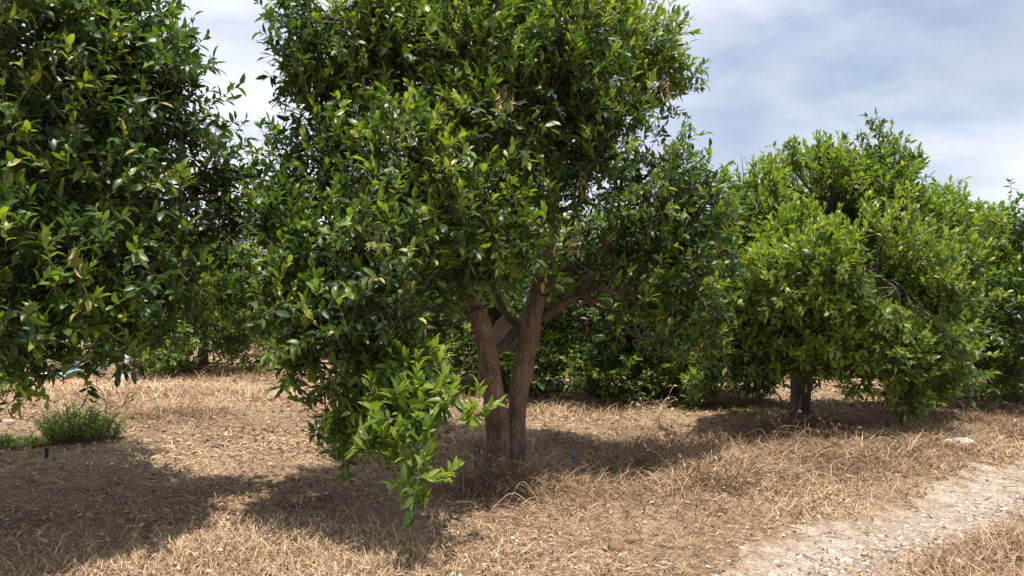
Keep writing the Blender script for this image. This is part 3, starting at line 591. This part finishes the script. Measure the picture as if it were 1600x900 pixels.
# ------------------------------------------------------------------ weeds and dead plants
def weed(px, py, R, H, n, label, seed, mat='weed', cat='weed', name='weed_clump', ll=.048):
    rg = np.random.default_rng(seed); x, y = gx(px, py); b = np.array((x, y, float(hgt(x, y)))); mb = MB()
    a = rg.random(n)*6.28; r = R*np.sqrt(rg.random(n)); P = np.stack((r*np.cos(a), r*np.sin(a)*.6, np.zeros(n)), 1)
    T = P*1.35+np.stack((rg.normal(size=n)*.05, rg.normal(size=n)*.05, H*(1-.5*(r/R)**2)*(.6+.5*rg.random(n))), 1); thin(mb, P, T, .003, 1)
    for k in range(9):
        f = .25+.75*k/8; ang = k*2.4+a; d = np.stack((np.cos(ang), np.sin(ang), .6+0*a), 1)
        leaves(mb, P+(T-P)*f, d, np.tile((0, -.3, 1.), (n, 1))+.4*rg.normal(size=(n, 3)), ll*(.7+.6*rg.random(n)), np.clip(.5+.25*rg.normal(size=n), 0, 1), rg, wid=.7)
    o = mb.build(name, [M[mat], M['twig']]); o.location = b; return tag(o, label, cat)
weed(128, 688, .36, .40, 330, 'low bright green weed clump at left in front of the pale grass', 3)
weed(30, 693, .26, .16, 90, 'low dark green weeds in shade at the left edge, beside the bright clump', 4)
weed(1065, 640, .2, .12, 60, 'faint low green weeds in the shade under the hanging leaves', 5)
weed(1165, 655, .18, .06, 40, 'tiny green weeds in the sunlit patch beside the right trunk', 6)

def dead_plant(px, py, H, nst, label, seed, spread=.18, tone=.45, leafy=6, name='dead_weed', r=.005):
    rg = np.random.default_rng(seed); x, y = gx(px, py); b = np.array((x, y, float(hgt(x, y)))); mb = MB()
    for _ in range(nst):
        h = H*(.55+.5*rg.random()); o0 = np.array((rg.normal()*spread*.3, rg.normal()*spread*.3, -.02)); t = np.array((rg.normal()*spread, rg.normal()*spread, h))
        P = spline([o0, o0+(t-o0)*.4+rg.normal(size=3)*.03, o0+(t-o0)*.75+rg.normal(size=3)*.04, t], 8); tn = np.clip(tone+rg.normal()*.2, 0, 1)
        tube(mb, P, np.linspace(r, r*.4, 8), 5, tn)
        for _k in range(leafy):
            i = rg.integers(2, 7); e = P[i]+rg.normal(size=3)*.07+(0, 0, .02); tube(mb, [P[i], (P[i]+e)/2+(0, 0, .012), e], [r*.5, r*.4, r*.25], 4, tn)
            leaves(mb, e[None], rg.normal(size=(1, 3)), rg.normal(size=(1, 3)), np.array([.03+.02*rg.random()]), np.array([np.clip(tn+.2, 0, 1)]), rg, curl=3)
    o = mb.build(name, M['drystalk']); o.location = b; return tag(o, label, 'dead plant')
dead_plant(1052, 712, .42, 7, 'tall thin dead weed stalks standing in front of the shade right of centre', 1, .12, .45)
dead_plant(1035, 668, .40, 6, 'pale curly dead thistle in the shade right of centre', 2, .12, .85, 9)
dead_plant(1275, 712, .26, 30, 'dark brown dead weed tangle at the foot of the round tree', 3, .3, .12, 3)
dead_plant(1120, 765, .16, 16, 'short brown dead weeds in the sunlit straw right of the fork', 4, .2, .3)
dead_plant(1000, 745, .20, 22, 'grey brown dead weeds at the right rim of the big shadow', 5, .35, .2, 3)
dead_plant(185, 640, .32, 20, 'brown dead weeds behind the green weed clump', 6, .4, .25, 3)
dead_plant(1585, 690, .30, 24, 'reddish dead weeds under the tree at the right edge', 7, .5, .15, 3)
dead_plant(760, 762, .26, 26, 'brown dead stems at the left foot of the forked trunk', 8, .25, .25, 3)
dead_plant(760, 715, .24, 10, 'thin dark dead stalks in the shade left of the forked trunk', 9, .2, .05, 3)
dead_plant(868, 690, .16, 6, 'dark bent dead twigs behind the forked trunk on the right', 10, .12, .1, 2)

# heap of cut brush in front of the low bushy tree
rg = np.random.default_rng(91); x, y = gx(262, 590); mb = MB()
for _ in range(170):
    a = rg.random()*3.14; c = np.array((rg.normal()*.55, rg.normal()*.22, .05+.22*rg.random()*math.exp(-rg.random()))); d = np.array((math.cos(a), math.sin(a)*.5, rg.normal()*.28))*(.2+.35*rg.random())
    P = spline([c-d, c+rg.normal(size=3)*.04, c+d+rg.normal(size=3)*.05], 6); P[:, 2] = np.maximum(P[:, 2], .01); tube(mb, P, np.linspace(.011, .004, 6), 4, np.clip(rg.normal()*.25+.3, 0, 1))
o = mb.build('brush_heap', M['drystalk']); o.location = (x, y, float(hgt(x, y))); tag(o, 'heap of grey brown cut branches below the low bushy tree in the left gap', 'brush heap')
# arching long stalks lying on the drift below the round tree
rg = np.random.default_rng(5); mb = MB()
for (px, py), cnt, sx_ in (((1215, 722), 40, .5), ((1400, 740), 40, .6), ((835, 790), 18, .18), ((950, 790), 12, .3), ((1300, 705), 24, .5)):
    x, y = gx(px, py)
    for _ in range(cnt):
        p = np.array((x+rg.normal()*sx_, y+rg.normal()*.22, 0)); p[2] = float(hgt(p[0], p[1]))
        a = rg.normal()*.8+(0 if rg.random() < .5 else math.pi); ln = .18+.42*rg.random()**1.5; d = np.array((math.cos(a), math.sin(a), 0))*ln
        e = (.10 if rg.random() < .45 else .02)*rg.random()+.015; h = .05+.16*rg.random()
        P = spline([p, p+d*(.25+.2*rg.random())+(0, 0, h)+rg.normal(size=3)*.02, p+d*.75+(0, 0, h*(.4+.5*rg.random()))+rg.normal(size=3)*.03, p+d+(0, 0, e)], 10)
        P[:, 2] = np.maximum(P[:, 2], hgt(P[:, 0], P[:, 1])); tube(mb, P, np.linspace(.0026, .0014, 10), 4, np.clip(.55+rg.normal()*.2, 0, 1))
o = mb.build('straw_stalks', M['drystalk']); tag(o, 'long pale bent straw stalks tangled over the dry grass', 'straw', kind='stuff')

# ------------------------------------------------------------------ irrigation bits
def lathe_tube(name, pts, r, mat, label, cat, group=None, seg=14, parent=None, loc=None):
    mb = MB(); P = spline(pts, max(12, len(pts)*6)) if len(pts) > 2 else np.array(pts, float); tube(mb, P, r, seg); b = P[0].copy(); o = mb.build(name, M[mat], parent, smooth=False, off=b if parent is None else loc)
    if parent is None: o.location = b; tag(o, label, cat, group)
    return o
def stake(px, py, h, mat, label):
    x, y = gx(px, py); z = float(hgt(x, y)); root = empty('drip_stake', (x, y, z), label, 'stake')
    mb = MB(); tube(mb, [(0, 0, -.05), (0, 0, h*.8), (.004, 0, h)], [.014, .014, .012], 8); mb.build('stake_post', M[mat], root)
    mb = MB(); tube(mb, [(0, 0, h), (0, 0, h+.035)], [.020, .018], 10); mb.build('emitter_head', M[mat if mat == 'blue' else 'black'], root)
stake(897, 752, .14, 'blue', 'small blue plastic drip stake in the straw right of the forked trunk')
stake(75, 716, .07, 'black', 'small black drip stake at left, in front of the green weeds')

z0 = lambda px, py: (*gx(px, py), float(hgt(*gx(px, py))))
def standpipe(px, py, top, r, mat, label):
    x, y, z = z0(px, py); root = empty('standpipe', (x, y, z), label, 'pipe', 'irrigation standpipes')
    mb = MB(); tube(mb, [(0, 0, -.1), (0, 0, top)], r, 16); mb.build('pipe', M[mat], root)
    mb = MB(); tube(mb, [(0, 0, top), (0, 0, top+.08)], r*1.3, 16); mb.build('cap', M[mat], root)
    mb = MB(); tube(mb, [(0, 0, top*.35), (0, 0, top*.35+.05)], r*1.18, 16); mb.build('collar', M[mat], root)
standpipe(114, 588, .50, .055, 'lightblue', 'light blue upright irrigation pipe, leftmost behind the left tree')
standpipe(164, 590, .48, .055, 'blue', 'dark blue upright irrigation pipe between the light blue and the white one')
standpipe(200, 584, .52, .05, 'white', 'white upright irrigation pipe, rightmost of the three')
x, y, z = z0(95, 594)
lathe_tube('water_pipe', [(x-.35, y-.05, z+.06), (x+.0, y, z+.10), (x+.35, y+.1, z+.16)], .06, 'lightblue', 'light blue plastic pipe lying on the ground under the left tree leaves', 'pipe')
lathe_tube('water_pipe', [(x-.42, y-.25, z+.07), (x-.2, y-.2, z+.10), (x-.05, y-.18, z+.12)], .065, 'white', 'short white pipe end lying in front of the light blue pipe', 'pipe')
lathe_tube('water_hose', [(x-.55, y+.1, z+.12), (x-.2, y+.15, z+.16), (x+.15, y+.3, z+.26), (x+.7, y+.35, z+.10)], .035, 'black', 'black hose lying over the light blue pipe', 'hose')
x, y, z = z0(72, 622)
t = np.linspace(0, 4*math.pi, 60)
P = np.stack((x+(.28+.05*np.sin(t*.5))*np.cos(t), y+.25*np.sin(t), z+.16+.13*np.sin(t+.6)+.01*t), 1)
mb = MB(); tube(mb, P, .009, 6); o = mb.build('hose_coil', M['hose'], off=P[0]); o.location = P[0]; tag(o, 'loose coil of thin straw coloured hose on the pale grass at left', 'hose')
def tile(px, py, w, d, h, rz, label):
    x, y, z = z0(px, py); n = 8; mb = MB()      # curved clay roof tile
    th = np.linspace(-1.1, 1.1, n); out = np.stack((np.sin(th)*w*.5, 0*th, np.cos(th)*h), 1); inn = out*np.array((.86, 1, .82))
    ring = np.concatenate((out, inn[::-1])); V = np.concatenate((ring+(0, -d/2, 0), ring+(0, d/2, 0))); m = 2*n
    mb.add(V, [(i, (i+1) % m, m+(i+1) % m, m+i) for i in range(m)]); mb.nv -= len(V)
    f = [(i, i+1, m-2-i, m-1-i) for i in range(n-1)]+[(m+m-1-i, m+m-2-i, m+i+1, m+i) for i in range(n-1)]
    mb.Lp.append(np.array(f).ravel()+mb.nv); mb.St.append(mb.nl+np.arange(len(f))*4); mb.nl += len(f)*4; mb.M.append(np.zeros(len(f), int)); mb.nv += len(V)
    o = mb.build('roof_tile', M['brick']); o.location = (x, y, z+.03); o.rotation_euler = (.1, 0, rz); tag(o, label, 'roof tile')
tile(122, 606, .22, .42, .10, 1.35, 'red clay tile lying in the pale grass in front of the blue pipes')
tile(96, 603, .20, .34, .09, 1.7, 'smaller red clay tile just left of the other one')

# round beige disc seen between the stems
p = at(797, 520, 7.0); root = empty('hanging_disc', p, 'beige round disc hanging between the two forked stems', 'disc')
mb = MB(); th = np.arange(40)*2*math.pi/40; R_ = .17
rings = [(R_*.97, -.008), (R_, -.004), (R_, .004), (R_*.97, .008)]; V = [(r*math.cos(a), y, r*math.sin(a)) for r, y in rings for a in th]
mb.add(np.array(V), [(k*40+i, k*40+(i+1) % 40, (k+1)*40+(i+1) % 40, (k+1)*40+i) for k in range(3) for i in range(40)])
mb.Lp.append(np.arange(40)); mb.St.append(np.array([mb.nl])); mb.nl += 40; mb.M.append(np.array([0]))
mb.Lp.append(np.arange(40)[::-1]+120); mb.St.append(np.array([mb.nl])); mb.nl += 40; mb.M.append(np.array([0]))
mb.build('disc', M['beige'], root)
mb = MB(); tube(mb, [(0, .012, R_-.02), (0, .012, .48)], .003, 5); mb.build('cord', M['hose'], root)
